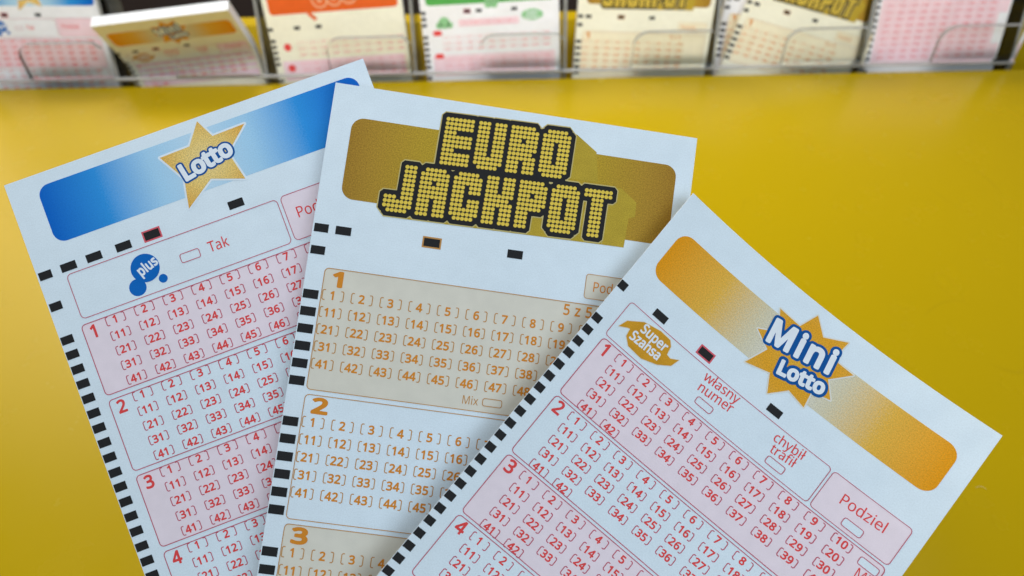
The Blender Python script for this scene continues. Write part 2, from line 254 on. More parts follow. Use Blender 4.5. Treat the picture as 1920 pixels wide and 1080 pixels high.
def grow(loops, r, res):
    """offset nested loops outwards by r: signed distance on a grid, then its zero contour"""
    pts = np.array([p for l in loops for p in l])
    lo = pts.min(0) - r - 3 * res
    hi = pts.max(0) + r + 3 * res
    nx, ny = int((hi[0] - lo[0]) / res) + 2, int((hi[1] - lo[1]) / res) + 2
    X, Y = np.meshgrid(lo[0] + res * np.arange(nx), lo[1] + res * np.arange(ny))
    D = np.full(X.shape, 1e9)
    W = np.zeros(X.shape, int)
    for l in loops:
        a = np.array(l, float)
        b = np.roll(a, -1, 0)
        for (x0, y0), (x1, y1) in zip(a, b):
            dx, dy = x1 - x0, y1 - y0
            ll = dx * dx + dy * dy
            if ll == 0:
                continue
            t = np.clip(((X - x0) * dx + (Y - y0) * dy) / ll, 0, 1)
            D = np.minimum(D, (X - x0 - t * dx) ** 2 + (Y - y0 - t * dy) ** 2)
            if y0 != y1:
                s = ((y0 > Y) != (y1 > Y)) & (X < dx * (Y - y0) / dy + x0)
                W += np.where(s, 1 if y1 > y0 else -1, 0)
    S = np.sqrt(D)
    S = np.where(W != 0, -S, S) - r
    return contours(S, lo, res)


def contours(S, lo, res, tol=None):
    S = np.where(np.abs(S) < 1e-9, 1e-9, S)
    ins = S < 0
    seg = {}
    ny, nx = S.shape
    ys, xs = np.nonzero((ins[:-1, :-1] != ins[1:, 1:]) | (ins[:-1, 1:] != ins[1:, :-1]) | (ins[:-1, :-1] != ins[:-1, 1:]))
    P = {}

    def ep(e):
        if e not in P:
            (i, j, k) = e
            if k == 0:
                a, b = S[j, i], S[j, i + 1]; t = a / (a - b); P[e] = (lo[0] + (i + t) * res, lo[1] + j * res)
            else:
                a, b = S[j, i], S[j + 1, i]; t = a / (a - b); P[e] = (lo[0] + i * res, lo[1] + (j + t) * res)
        return e
    for j, i in zip(ys, xs):
        c = (ins[j, i], ins[j, i + 1], ins[j + 1, i + 1], ins[j + 1, i])
        E = [(i, j, 0), (i + 1, j, 1), (i, j + 1, 0), (i, j, 1)]
        out = []
        for k in range(4):
            if c[k] != c[(k + 1) % 4]:
                out.append((k, c[k]))
        # inside kept on the left: an edge from inside to outside starts a piece
        st = [k for k, f in out if f]
        en = [k for k, f in out if not f]
        for k in st:
            m = min(en, key=lambda q: (k - q) % 4) if len(en) > 1 else en[0]
            seg[ep(E[k])] = ep(E[m])
    loops = []
    while seg:
        s = next(iter(seg))
        l = []
        e = s
        while e in seg:
            l.append(P[e])
            e = seg.pop(e)
        if len(l) > 6:
            h = len(l) // 2
            t = tol or res * 0.18
            q = rdp(l[:h + 1], t)[:-1] + rdp(l[h:] + [l[0]], t)[:-1]
            if len(q) >= 3:
                loops.append(q)
    return loops


def glyph_loops(ch):
    return [list(zip(c[::2], c[1::2])) for c in GLYPHS[ch][1]]


_gc = {}


def glyph(ch, bold):
    k = (ch, bold)
    if k not in _gc:
        l = glyph_loops(ch)
        if bold:
            l = grow(l, bold, 13.0)
        V, T = tess(l)
        _gc[k] = (np.array(V, float) / CAPH, T)
    return _gc[k]


class Shape:
    """flat print in millimetres: u to the right, v down the sheet"""
    def __init__(s): s.V, s.T = [], []

    def add(s, V, T):
        b = len(s.V)
        s.V += [tuple(map(float, p[:2])) for p in V]
        s.T += [tuple(b + i for i in t) for t in T]
        return s

    def loops(s, loops): return s.add(*tess(loops))

    def poly(s, pts): return s.add(*tess([list(pts)]))

    def stroke(s, pts, w, closed=False):
        P = [Vector(p) for p in pts]
        n = len(P)
        L, R = [], []
        for i in range(n):
            a = P[i - 1] if (i > 0 or closed) else None
            b = P[(i + 1) % n] if (i < n - 1 or closed) else None
            d1 = (P[i] - a).normalized() if a is not None else None
            d2 = (b - P[i]).normalized() if b is not None else None
            d1 = d1 or d2
            d2 = d2 or d1
            t = (d1 + d2).normalized()
            nn = Vector((-t.y, t.x))
            k = w / 2 / max(0.5, nn.dot(Vector((-d1.y, d1.x))))
            L.append(P[i] + nn * k); R.append(P[i] - nn * k)
        V = [tuple(p) for q in zip(L, R) for p in q]
        T = []
        for i in range(n if closed else n - 1):
            a, b = 2 * i, 2 * ((i + 1) % n)
            T += [(a, a + 1, b + 1), (a, b + 1, b)]
        return s.add(V, T)

    def rect(s, cx, cy, w, h, ang=0.0):
        c, q = math.cos(ang), math.sin(ang)
        P = [(cx + x * c - y * q, cy + x * q + y * c) for x, y in ((-w / 2, -h / 2), (w / 2, -h / 2), (w / 2, h / 2), (-w / 2, h / 2))]
        return s.add(P, [(0, 1, 2), (0, 2, 3)])

    def disc(s, cx, cy, r, n=12):
        P = [(cx + r * math.cos(2 * math.pi * i / n), cy + r * math.sin(2 * math.pi * i / n)) for i in range(n)]
        return s.add(P, [(0, i, i + 1) for i in range(1, n - 1)])

    def text(s, t, u, v, cap, ang=0.0, bold=0, xs=1.0, align='l', track=0.0):
        adv = [GLYPHS[c][0] / CAPH * xs * cap + track if c != ' ' else 0.45 * cap for c in t]
        x = {'l': 0.0, 'c': -sum(adv) / 2, 'r': -sum(adv)}[align]
        c, q = math.cos(ang), math.sin(ang)
        for ch, a in zip(t, adv):
            if ch != ' ':
                V, T = glyph(ch, bold)
                gx = V[:, 0] * xs * cap + x
                gy = -V[:, 1] * cap
                s.add(np.stack([u + gx * c - gy * q, v + gx * q + gy * c], 1), T)
            x += a
        return s


def text_loops(t, u, v, cap, ang=0.0, xs=1.0, track=0.0):
    out = []
    x = 0
    c, q = math.cos(ang), math.sin(ang)
    for ch in t:
        for l in glyph_loops(ch):
            pts = []
            for a, b in l:
                gx, gy = a / CAPH * cap * xs + x, -b / CAPH * cap
                pts.append((u + gx * c - gy * q, v + gx * q + gy * c))
            out.append(pts)
        x += GLYPHS[ch][0] / CAPH * cap * xs + track
    return out


def rrect(u0, v0, u1, v1, r, n=5):
    P = []
    for cx, cy, a0 in ((u1 - r, v0 + r, -90), (u1 - r, v1 - r, 0), (u0 + r, v1 - r, 90), (u0 + r, v0 + r, 180)):
        for i in range(n + 1):
            a = math.radians(a0 + 90 * i / n)
            P.append((cx + r * math.cos(a), cy + r * math.sin(a)))
    return P


# ------------------------------------------------------------------ sheets
class Sheet:
    def __init__(s, W, H, bend=None, axis=None):
        s.W, s.H, s.bend, s.axis, s.stock = W, H, bend, axis, {}

    def at(s, u, v, h):
        """millimetres on the sheet, h millimetres off its face -> local metres (x right, y up the sheet, z to the reader)"""
        if s.axis == 'u':
            z = -s.bend(u)
            dz = -(s.bend(u + 0.01) - s.bend(u - 0.01)) / 0.02
            n = Vector((-dz, 0, 1)).normalized() * h
            return Vector(((u - s.W / 2 + n.x) / 1000, (s.H - v) / 1000, (z + n.z) / 1000))
        if s.axis == 'v':
            y, z, ny, nz = s.bend(v)
            return Vector(((u - s.W / 2) / 1000, (y + ny * h) / 1000, (z + nz * h) / 1000))
        return Vector(((u - s.W / 2) / 1000, (s.H - v) / 1000, h / 1000))


def link(name, me, parent=None, mat=None, kind=None):
    o = bpy.data.objects.new(name, me)
    COL.objects.link(o)
    if parent is not None:
        o.parent = parent
    if mat is not None and me is not None:
        for m in (mat if isinstance(mat, (list, tuple)) else [mat]):
            me.materials.append(m)
    if kind:
        o['kind'] = kind
    return o


def emit(sheet, name, shape, mat, h, parent, label=None, cut=2.5):
    V, T = shape.V, []
    for t in shape.T:
        (x0, y0), (x1, y1), (x2, y2) = (V[i] for i in t)
        a = (x1 - x0) * (y2 - y0) - (x2 - x0) * (y1 - y0)
        if abs(a) < 1e-9:
            continue
        T.append(t if a < 0 else (t[0], t[2], t[1]))       # v runs down, so a<0 faces the reader
    bm = bmesh.new()
    bv = [bm.verts.new((x, y, 0)) for x, y in V]
    for t in T:
        try:
            bm.faces.new([bv[i] for i in t])
        except ValueError:
            pass
    if sheet.axis:
        k = 0 if sheet.axis == 'u' else 1
        lo, hi = min(p[k] for p in V), max(p[k] for p in V)
        if hi - lo > cut:
            nn = Vector((1, 0, 0)) if k == 0 else Vector((0, 1, 0))
            c = math.ceil(lo / cut) * cut
            while c < hi:
                bmesh.ops.bisect_plane(bm, geom=bm.verts[:] + bm.edges[:] + bm.faces[:], dist=1e-5, plane_co=nn * c, plane_no=nn)
                c += cut
    uvl = bm.loops.layers.uv.new('UVMap')
    for f in bm.faces:
        for l in f.loops:
            l[uvl].uv = (l.vert.co.x / 100, l.vert.co.y / 100)
    for v in bm.verts:
        v.co = sheet.at(v.co.x, v.co.y, h)
    me = bpy.data.meshes.new(name)
    bm.to_mesh(me)
    bm.free()
    o = link(name, me, parent, sheet.stock.get(mat.name, mat))
    if label:
        o['label'] = label
    return o


def paper_mesh(name, sheet, thick, mats, nu=40, nv=40, parent=None, edge_jitter=0.0):
    """a sheet (or a pad of sheets) as a closed solid: front face at h=0, back at -thick mm"""
    bm = bmesh.new()
    uvl = bm.loops.layers.uv.new('UVMap')
    us = np.linspace(0, sheet.W, nu + 1)
    vs = np.linspace(0, sheet.H, nv + 1)
    F = [[bm.verts.new(sheet.at(u, v, 0)) for u in us] for v in vs]
    B = [[bm.verts.new(sheet.at(u, v, -thick)) for u in us] for v in vs]

    def quad(a, b, c, d, uvs, mi):
        if mi:
            a, b, c, d = (bm.verts.new(v.co) for v in (a, b, c, d))
        f = bm.faces.new((a, b, c, d))
        f.material_index = mi
        f.smooth = mi == 0
        for l, q in zip(f.loops, uvs):
            l[uvl].uv = q
    for j in range(nv):
        for i in range(nu):
            q = [(us[i] / 100, vs[j + 1] / 100), (us[i + 1] / 100, vs[j + 1] / 100), (us[i + 1] / 100, vs[j] / 100), (us[i] / 100, vs[j] / 100)]
            quad(F[j + 1][i], F[j + 1][i + 1], F[j][i + 1], F[j][i], q, 0)
            quad(B[j][i], B[j][i + 1], B[j + 1][i + 1], B[j + 1][i], q, 0)
    t = thick / 100
    for i in range(nu):
        a, b = us[i] / 100, us[i + 1] / 100
        quad(F[0][i], F[0][i + 1], B[0][i + 1], B[0][i], [(a, 0), (b, 0), (b, t), (a, t)], 1)
        quad(F[nv][i + 1], F[nv][i], B[nv][i], B[nv][i + 1], [(a, 0), (b, 0), (b, t), (a, t)], 1)
    for j in range(nv):
        a, b = vs[j] / 100, vs[j + 1] / 100
        quad(F[j + 1][0], F[j][0], B[j][0], B[j + 1][0], [(b, 0), (a, 0), (a, t), (b, t)], 1)
        quad(F[j][nu], F[j + 1][nu], B[j + 1][nu], B[j][nu], [(a, 0), (b, 0), (b, t), (a, t)], 1)
    me = bpy.data.meshes.new(name)
    bm.to_mesh(me)
    bm.free()
    return link(name, me, parent, mats)


H1, H2, H3, H4, H5, H6 = 0.03, 0.06, 0.09, 0.12, 0.15, 0.18       # print layers, millimetres off the paper


def cell(shape_b, shape_d, n, u, v, w, hgt, cap, lw, bold):
    for sgn in (-1, 1):
        x = u + sgn * w / 2
        k = -sgn
        P = [(x + k * 0.62, v - hgt / 2), (x + k * 0.20, v - hgt / 2), (x, v - hgt / 2 + 0.24), (x, v + hgt / 2 - 0.24), (x + k * 0.20, v + hgt / 2), (x + k * 0.62, v + hgt / 2)]
        shape_b.stroke(P, lw)
    shape_d.text(str(n), u, v + cap / 2, cap, 0, bold, 0.98, 'c', 0.07)


def number_panel(sh, root, box, fill, line, ink, u0, v0, du, dv, count, w, hgt, cap, digit, dig_uv, dig_cap, dig_xs, dig_bold, label, lines=0.19, bold=30, skip=()):
    f = Shape().loops([rrect(*box, 0.9)])
    p = emit(sh, 'number_panel', f, fill, H1, root, label)
    emit(sh, 'panel_outline', Shape().stroke(dense(rrect(*box, 0.9)), lines, True), line, H3, p)
    b, d = Shape(), Shape()
    for n in range(1, count + 1):
        cell(b, d, n, u0 + ((n - 1) % 10) * du, v0 + ((n - 1) // 10) * dv, w, hgt, cap, 0.21, bold)
    emit(sh, 'number_bracket_print', b, line, H2, p)
    emit(sh, 'number_print', d, ink, H2, p)
    s = Shape().text(digit, dig_uv[0], dig_uv[1], dig_cap, 0, dig_bold, dig_xs, 'c')
    emit(sh, 'panel_digit', s, ink, H2, p)
    return p


def dense(P, step=2.0):
    out = []
    n = len(P)
    for i in range(n):
        a, b = Vector(P[i]), Vector(P[(i + 1) % n])
        k = max(1, int((b - a).length / step))
        out += [tuple(a + (b - a) * (j / k)) for j in range(k)]
    return out


def mark(sh, root, u, v, w=3.4, h=1.85, ring=None, ang=0.0):
    if ring:
        p = emit(sh, 'timing_mark', Shape().rect(u, v, w, h, ang), BLACK, H2, root)
        emit(sh, 'mark_outline', Shape().rect(u, v, w + 0.7, h + 0.7, ang), ring, H1, p)
    else:
        emit(sh, 'timing_mark', Shape().rect(u, v, w, h, ang), BLACK, H2, root)


def tickbox(sh, parent, u0, v0, u1, v1, ink, fill=None):
    p = emit(sh, 'tick_box', Shape().stroke(dense(rrect(u0, v0, u1, v1, 0.45, 3)), 0.17, True), ink, H3, parent)
    if fill:
        emit(sh, 'tick_box_field', Shape().loops([rrect(u0, v0, u1, v1, 0.45, 3)]), fill, H2, p)


def star_pts(c, tips, inner):
    P = []
    n = len(tips)
    for i, t in enumerate(tips):
        P.append(t)
        q = tips[(i + 1) % n]
        a = math.atan2(t[1] - c[1], t[0] - c[0])
        b = math.atan2(q[1] - c[1], q[0] - c[0])
        while b < a:
            b += 2 * math.pi
        while b - a > math.pi:
            b -= 2 * math.pi
        m = (a + b) / 2
        P.append((c[0] + inner * math.cos(m), c[1] + inner * math.sin(m)))
    return P


def ring_of(loops, r, res):
    return grow(loops, r, res)


def ccw(l):
    a = sum(l[i][0] * l[(i + 1) % len(l)][1] - l[(i + 1) % len(l)][0] * l[i][1] for i in range(len(l)))
    return l if a > 0 else l[::-1]


def design_lotto(sh, root, vmax):
    emit(sh, 'header_band', Shape().loops([rrect(6.4, 2.9, 81.4, 16.3, 2.6, 8)]), BAND_BLUE, H1, root, 'blue band fading to pale in the middle')
    st = [(44.5, 0.9), (46.6, 5.2), (54.2, 5.0), (48.6, 10.0), (50.2, 16.8), (43.0, 14.2), (36.2, 18.9), (37.5, 12.1), (34.0, 5.9), (41.0, 5.7)]
    st = ccw(st)
    lg = emit(sh, 'star_logo', Shape().loops([st]), STAR_GOLD, H3, root, 'gold five-pointed star with white lettering')
    emit(sh, 'star_halo', Shape().loops(grow([st], 0.42, 0.12)), LIGHT_HALO, H2, lg)
    tl = text_loops('Lotto', 37.45, 12.85, 3.65, math.radians(-11), 1.02, -0.02)
    emit(sh, 'lettering_outline', Shape().loops(grow(tl, 0.70, 0.07)), NAVY, H4, lg)
    emit(sh, 'lettering', Shape().loops(grow(tl, 0.30, 0.05)), WHITE_INK, H5, lg)
    for u, v in ((1.85, 22.0), (7.2, 21.9), (13.1, 21.8), (19.9, 21.8), (46.3, 21.4)):
        mark(sh, root, u, v, 2.9 if u < 3 else 3.5)
    mark(sh, root, 26.6, 21.5, 3.5, 1.85, RING)
    mark(sh, root, 1.7, 29.3, 2.7)
    k = 0
    while 37.15 + 3.445 * k < vmax:
        mark(sh, root, 1.55, 37.15 + 3.445 * k + (0.4 if k % 5 == 4 else 0.15) * (k // 5 > 0) * 0.3, 2.75)
        k += 1
    ob = emit(sh, 'option_box', Shape().stroke(dense(rrect(6.1, 23.6, 55.0, 34.0, 1.0)), 0.16, True), WINE, H3, root)
    emit(sh, 'option_lettering', Shape().text('Tak', 37.2, 29.75, 2.35, 0, 3, 0.86), RED, H2, ob)
    tickbox(sh, ob, 30.7, 27.9, 35.1, 29.9, WINE)
    sb = emit(sh, 'split_box', Shape().loops([rrect(55.9, 23.4, 79.0, 33.9, 1.0)]), PINK, H1, root)
    emit(sh, 'split_box_outline', Shape().stroke(dense(rrect(55.9, 23.4, 79.0, 33.9, 1.0)), 0.16, True), WINE, H3, sb)
    emit(sh, 'split_lettering', Shape().text('Podziel', 58.1, 29.2, 2.45, 0, 3, 0.90), RED, H2, sb)
    circ = []
    for cx, cy, r in ((22.7, 28.05, 3.2), (19.75, 31.6, 1.9), (21.1, 29.9, 1.1)):
        circ.append([(cx + r * 0.5 * math.cos(a * math.pi / 12), cy + r * 0.5 * math.sin(a * math.pi / 12)) for a in range(24)])
    bl = emit(sh, 'bubble_logo', Shape().disc(22.7, 28.05, 3.2, 28), BLUE, H2, root, 'blue bubbles with a white word')
    emit(sh, 'bubble', Shape().disc(19.75, 31.6, 1.92, 22), BLUE, H1, bl)
    emit(sh, 'bubble', Shape().disc(25.65, 31.6, 0.98, 18), BLUE, H2, bl)
    emit(sh, 'bubble_neck', Shape().rect(21.0, 30.1, 2.6, 1.7, math.radians(-50)), BLUE, H1 * 0.6, bl)
    emit(sh, 'bubble_lettering', Shape().text('plus', 21.25, 29.6, 2.15, math.radians(-19), 34, 0.80, 'l', 0.05), WHITE_INK, H3, bl)
    i = 0
    while 35.3 + 17.716 * i < vmax and i < 7:
        v = 35.3 + 17.716 * i
        number_panel(sh, root, (5.35, v, 79.0, v + 16.5), PINK if i % 2 == 0 else PAPER, WINE, RED, 12.877, v + 1.13, 6.642, 3.445, 49, 4.25, 1.95, 1.62, str(i + 1), (7.75, v + 3.45), 2.75, 0.95, 26, None)
        i += 1


DOTS = {
    'E': ['1111111'] * 3 + ['1110000'] + ['1111111'] * 3 + ['1110000'] + ['1111111'] * 3,
    'U': ['1110111'] * 8 + ['1111111'] * 2 + ['0111110'],
    'R': ['1111110', '1111111', '1111111', '1110111', '1111111', '1111111', '1111110', '1111111'] + ['1110111'] * 3,
    'O': ['0111110', '1111111', '1111111'] + ['1110111'] * 5 + ['1111111', '1111111', '0111110'],
    'J': ['0000111'] * 7 + ['1110111', '1111111', '1111111', '0111110'],
    'A': ['0111110', '1111111', '1111111', '1110111'] + ['1111111'] * 3 + ['1110111'] * 4,
    'C': ['0111110', '1111111', '1111111', '1110111', '1110111', '1110000', '1110111', '1110111', '1111111', '1111111', '0111110'],
    'K': ['1110111'] * 4 + ['1111111', '1111110', '1111111'] + ['1110111'] * 4,
    'P': ['1111110', '1111111', '1111111', '1110111', '1111111', '1111111', '1111110'] + ['1110000'] * 4,
    'T': ['1111111'] * 2 + ['0011100'] * 9,
}


def design_euro(sh, root, vmax):
    emit(sh, 'header_band', Shape().loops([rrect(4.9, 7.1, 78.2, 25.4, 2.7, 8)]), BAND_BRONZE, H1, root, 'bronze band with speckled print')
    letters, cells = [], []
    for word, (u0, v0), dv in (('EURO', (25.8, 4.3), -0.026), ('JACKPOT', (14.75, 16.45), -0.018)):
        for k, ch in enumerate(word):
            s = Shape()
            for r, row in enumerate(DOTS[ch]):
                for c, f in enumerate(row):
                    if f == '1':
                        cc = 8 * k + c
                        u, v = u0 + cc * 0.9125 - 0.02 * r, v0 + dv * cc + r * 0.995
                        s.disc(u, v, 0.455, 10)
                        cells.append((u, v))
            letters.append(s)
    res = 0.14
    lo = np.array((11.0, 1.0))
    X, Y = np.meshgrid(lo[0] + res * np.arange(420), lo[1] + res * np.arange(210))
    D = np.full(X.shape, 1e9)
    for u, v in cells:
        dx, dy = np.maximum(np.abs(X - u) - 0.46, 0), np.maximum(np.abs(Y - v) - 0.5, 0)
        D = np.minimum(D, np.maximum(np.maximum(dx, dy), (dx + dy) * 0.78))
    side = Shape()
    side.poly([(54.6, 3.3), (59.6, 6.7), (60.8, 13.4), (54.0, 13.6)])
    lg = emit(sh, 'word_logo', Shape().loops(contours(D - 0.92, lo, res, 0.05)), BLACK, H4, root, 'black two-line word built of gold dots')
    emit(sh, 'logo_rim', Shape().loops(contours(D - 1.16, lo, res, 0.05)), PALE_GOLD, H3, lg)
    emit(sh, 'logo_shade', side, GOLD_SIDE, H2, lg)
    emit(sh, 'logo_shade', Shape().poly([(63.5, 14.3), (66.2, 14.0), (70.0, 16.7), (70.1, 20.0), (68.7, 20.5), (68.4, 27.2), (63.45, 27.25), (63.45, 16.0)]), GOLD_SIDE, H2, lg)
    emit(sh, 'logo_shade', Shape().poly([(16.6, 24.0), (63.5, 20.0), (63.4, 27.25), (17.2, 28.0)]), GOLD_SIDE, H2, lg)
    for s in letters:
        emit(sh, 'letter', s, DOT_GOLD, H5, lg)
    for u, v in ((1.9, 32.5), (6.7, 32.5), (44.6, 32.2)):
        mark(sh, root, u, v, 3.4 if u > 3 else 3.1)
    mark(sh, root, 1.9, 37.4, 3.1)
    mark(sh, root, 26.1, 32.3, 3.5, 1.8, BROWN)
    i = 0
    while 41.0 + 27.5 * i < vmax and i < 5:
        v = 41.0 + 27.5 * i
        for k in range(6):
            mark(sh, root, 1.85, v + 6.1 + 3.75 * k, 3.3, 1.95)
        p = number_panel(sh, root, (4.1, v, 78.0, v + 26.4), BEIGE if i % 2 == 0 else PAPER, BROWN, ORANGE, 6.63, v + 5.8, 6.282, 3.746, 50, 4.55, 2.15, 1.75, str(i + 1), (7.55, v + 3.75), 3.1, 1.45, 42, None, 0.17, 30)
        emit(sh, 'match_lettering', Shape().text('5 z 5', 56.8, v + 2.85, 2.3, 0, 18, 0.86), ORANGE, H2, p)
        emit(sh, 'mix_lettering', Shape().text('Mix', 37.4, v + 25.1, 1.8, 0, 0, 0.86), BROWN, H2, p)
        tickbox(sh, p, 42.0, v + 23.4, 46.2, v + 25.0, BROWN)
        i += 1
    sb = emit(sh, 'split_box', Shape().loops([rrect(61.0, 34.2, 78.0, 39.6, 0.6)]), BEIGE, H1, root)
    emit(sh, 'split_box_outline', Shape().stroke(dense(rrect(61.0, 34.2, 78.0, 39.6, 0.6)), 0.14, True), BROWN, H3, sb)
    emit(sh, 'split_lettering', Shape().text('Podziel', 62.6, 37.95, 2.15, 0, 3, 0.86), ORANGE, H2, sb)


def design_mini(sh, root, vmax, detail=True):
    emit(sh, 'header_band', Shape().loops([rrect(3.7, 7.6, 77.2, 19.6, 2.9, 8)]), BAND_GOLD, H1, root, 'golden band fading to white in the middle')
    tips = [(30.9, 6.4), (38.3, 2.2), (47.0, 2.8), (51.9, 8.0), (51.2, 15.6), (47.7, 20.5), (39.9, 23.1), (32.0, 20.8), (29.7, 13.2)]
    st = ccw(star_pts((40.9, 12.6), tips, 7.3))
    lg = emit(sh, 'star_logo', Shape().loops([st]), BURST_GOLD, H3, root, 'gold star burst with white lettering edged blue')
    emit(sh, 'star_halo', Shape().loops(grow([st], 0.30, 0.12)), HALO, H2, lg)
    tl = text_loops('Mini', 32.2, 14.05, 5.3, math.radians(-10.5), 0.93, 0.62)
    t2 = text_loops('Lotto', 38.5, 18.25, 3.05, math.radians(-13), 1.0, 0.12)
    emit(sh, 'lettering_outline', Shape().loops(grow(tl + t2, 0.95, 0.08)), NAVY, H4, lg)
    sq = Shape().loops(grow(tl, 0.34, 0.06)).loops(grow(t2, 0.27, 0.05))
    emit(sh, 'lettering', sq, WHITE_INK, H5, lg)
    mark(sh, root, 0.98, 25.9, 1.9, 1.9)
    mark(sh, root, 11.5, 25.4, 3.4, 1.8)
    mark(sh, root, 43.4, 25.1, 3.4, 1.8)
    mark(sh, root, 24.3, 25.1, 3.3, 1.7, RING)
    k = 0
    while 34.9 + 3.2 * k < vmax:
        mark(sh, root, 1.1, 34.9 + 3.2 * k, 2.05, 1.75)
        k += 1
    ob = emit(sh, 'option_box', Shape().stroke(dense(rrect(4.6, 27.2, 59.6, 36.3, 0.8)), 0.15, True), WINE, H3, root)
    # swoosh emblem with its two words
    sw = [(5.8, 33.1), (6.5, 31.0), (9.6, 28.7), (13.6, 27.8), (16.4, 27.9), (17.4, 28.9), (17.8, 30.8), (18.9, 31.0), (20.6, 30.0), (20.0, 32.1), (17.5, 33.9), (13.9, 35.2), (10.1, 35.0), (8.4, 33.6), (8.1, 31.9), (7.5, 32.1)]
    em = emit(sh, 'swoosh_emblem', Shape().loops([ccw(sw)]), SWOOSH, H2, root, 'golden swoosh with two white words')
    emit(sh, 'emblem_rim', Shape().loops(grow([ccw(sw)], 0.16, 0.08)), HALO, H1, em)
    w = Shape().text('Super', 9.9, 30.75, 2.1, math.radians(1), 26, 0.86)
    w.text('Szansa', 9.0, 33.5, 2.1, math.radians(-2), 26, 0.84)
    emit(sh, 'emblem_lettering', w, WHITE_INK, H3, em)
    w = Shape().text('w\u0142asny', 27.1, 29.75, 2.15, math.radians(-3), 3, 0.94)
    w.text('numer', 27.4, 32.35, 2.15, math.radians(-4), 3, 0.94)
    w.text('chybi\u0142', 46.6, 30.35, 2.1, math.radians(-4), 3, 0.92)
    w.text('trafi\u0142', 47.5, 32.75, 2.1, math.radians(-4), 3, 0.92)
    emit(sh, 'option_lettering', w, RED, H2, ob)
    tickbox(sh, ob, 28.7, 33.2, 33.0, 34.8, WINE)
    tickbox(sh, ob, 48.0, 33.4, 52.4, 35.1, WINE)
    sb = emit(sh, 'split_box', Shape().loops([rrect(60.3, 27.3, 78.3, 36.4, 0.8)]), PINK, H1, root)
    emit(sh, 'split_box_outline', Shape().stroke(dense(rrect(60.3, 27.3, 78.3, 36.4, 0.8)), 0.15, True), WINE, H3, sb)
    emit(sh, 'split_lettering', Shape().text('Podziel', 64.3, 32.15, 2.35, math.radians(-3), 3, 0.92), RED, H2, sb)
    tickbox(sh, sb, 67.1, 33.7, 71.5, 35.5, WINE, PAPER)
    i = 0
    while 37.05 + 15.85 * i < vmax and i < 8:
        v = 37.05 + 15.85 * i
        p = number_panel(sh, root, (4.85, v, 78.4, v + 15.1), PINK if i % 2 == 0 else PAPER, WINE, RED, 11.75, 38.42 + 15.95 * i, 6.403, 3.17, 42, 4.2, 1.85, 1.6, str(i + 1), (6.95, v + 3.2), 2.75, 0.95, 26, None)
        emit(sh, 'mix_lettering', Shape().text('Mix', 74.3, v + 5.3, 2.1, math.radians(-3), 0, 0.86), RED, H2, p)
        tickbox(sh, p, 73.6, v + 1.0, 77.7, v + 2.7, WINE, PAPER)
        i += 1


def num_block(sh, root, box, fill, ink, du, dv, u0, v0, nc, nr, cap=1.6, vmax=70):
    p = emit(sh, 'number_panel', Shape().loops([rrect(*box, 0.8)]), fill, H1, root)
    d, b = Shape(), Shape()
    n = 1
    for r in range(nr):
        for c in range(nc):
            if v0 + r * dv < vmax:
                cell(b, d, n, u0 + c * du, v0 + r * dv, 4.6, 2.0, cap, 0.17, 16)
            n += 1
    emit(sh, 'number_bracket_print', b, ink, H2, p)
    emit(sh, 'number_print', d, ink, H2, p)
    return p


def design_orange(sh, root, vmax):
    emit(sh, 'header_band', Shape().loops([rrect(3.0, 3.0, 79.5, 22.5, 2.4, 6)]), ORANGE_BAND, H1, root, 'bright orange band')
    w = text_loops('600', 30.0, 19.0, 9.0, math.radians(-4), 1.1, 0.8)
    lg = emit(sh, 'word_logo', Shape().loops(grow(w, 1.6, 0.2)), ORANGE_LIGHT, H2, root, 'pale orange outlined numerals')
    emit(sh, 'lettering', Shape().loops(grow(w, 0.5, 0.12)), ORANGE_BAND, H3, lg)
    emit(sh, 'swash', Shape().stroke([(27.5, 13), (25.8, 18), (26.4, 23), (30.0, 26.5)], 2.2), ORANGE_BAND, H3, lg)
    for u in (17.5, 30.5):
        mark(sh, root, u, 30.5, 3.6, 2.0)
    k = 0
    while 30.5 + 3.4 * k < vmax:
        if k not in (1, 7):
            mark(sh, root, 1.6, 30.5 + 3.4 * k, 2.8, 1.9)
        k += 1
    for i, v in enumerate((37.0, 49.5)):
        p = num_block(sh, root, (4.5, v, 79, v + 11.8), CREAM if i == 0 else PINK, PINKNUM, 6.6, 3.5, 18.5, v + 2.2, 10, 3)
        s = Shape().disc(9.5, v + 4.3, 2.3, 14)
        emit(sh, 'panel_badge', s, RED, H2, p)


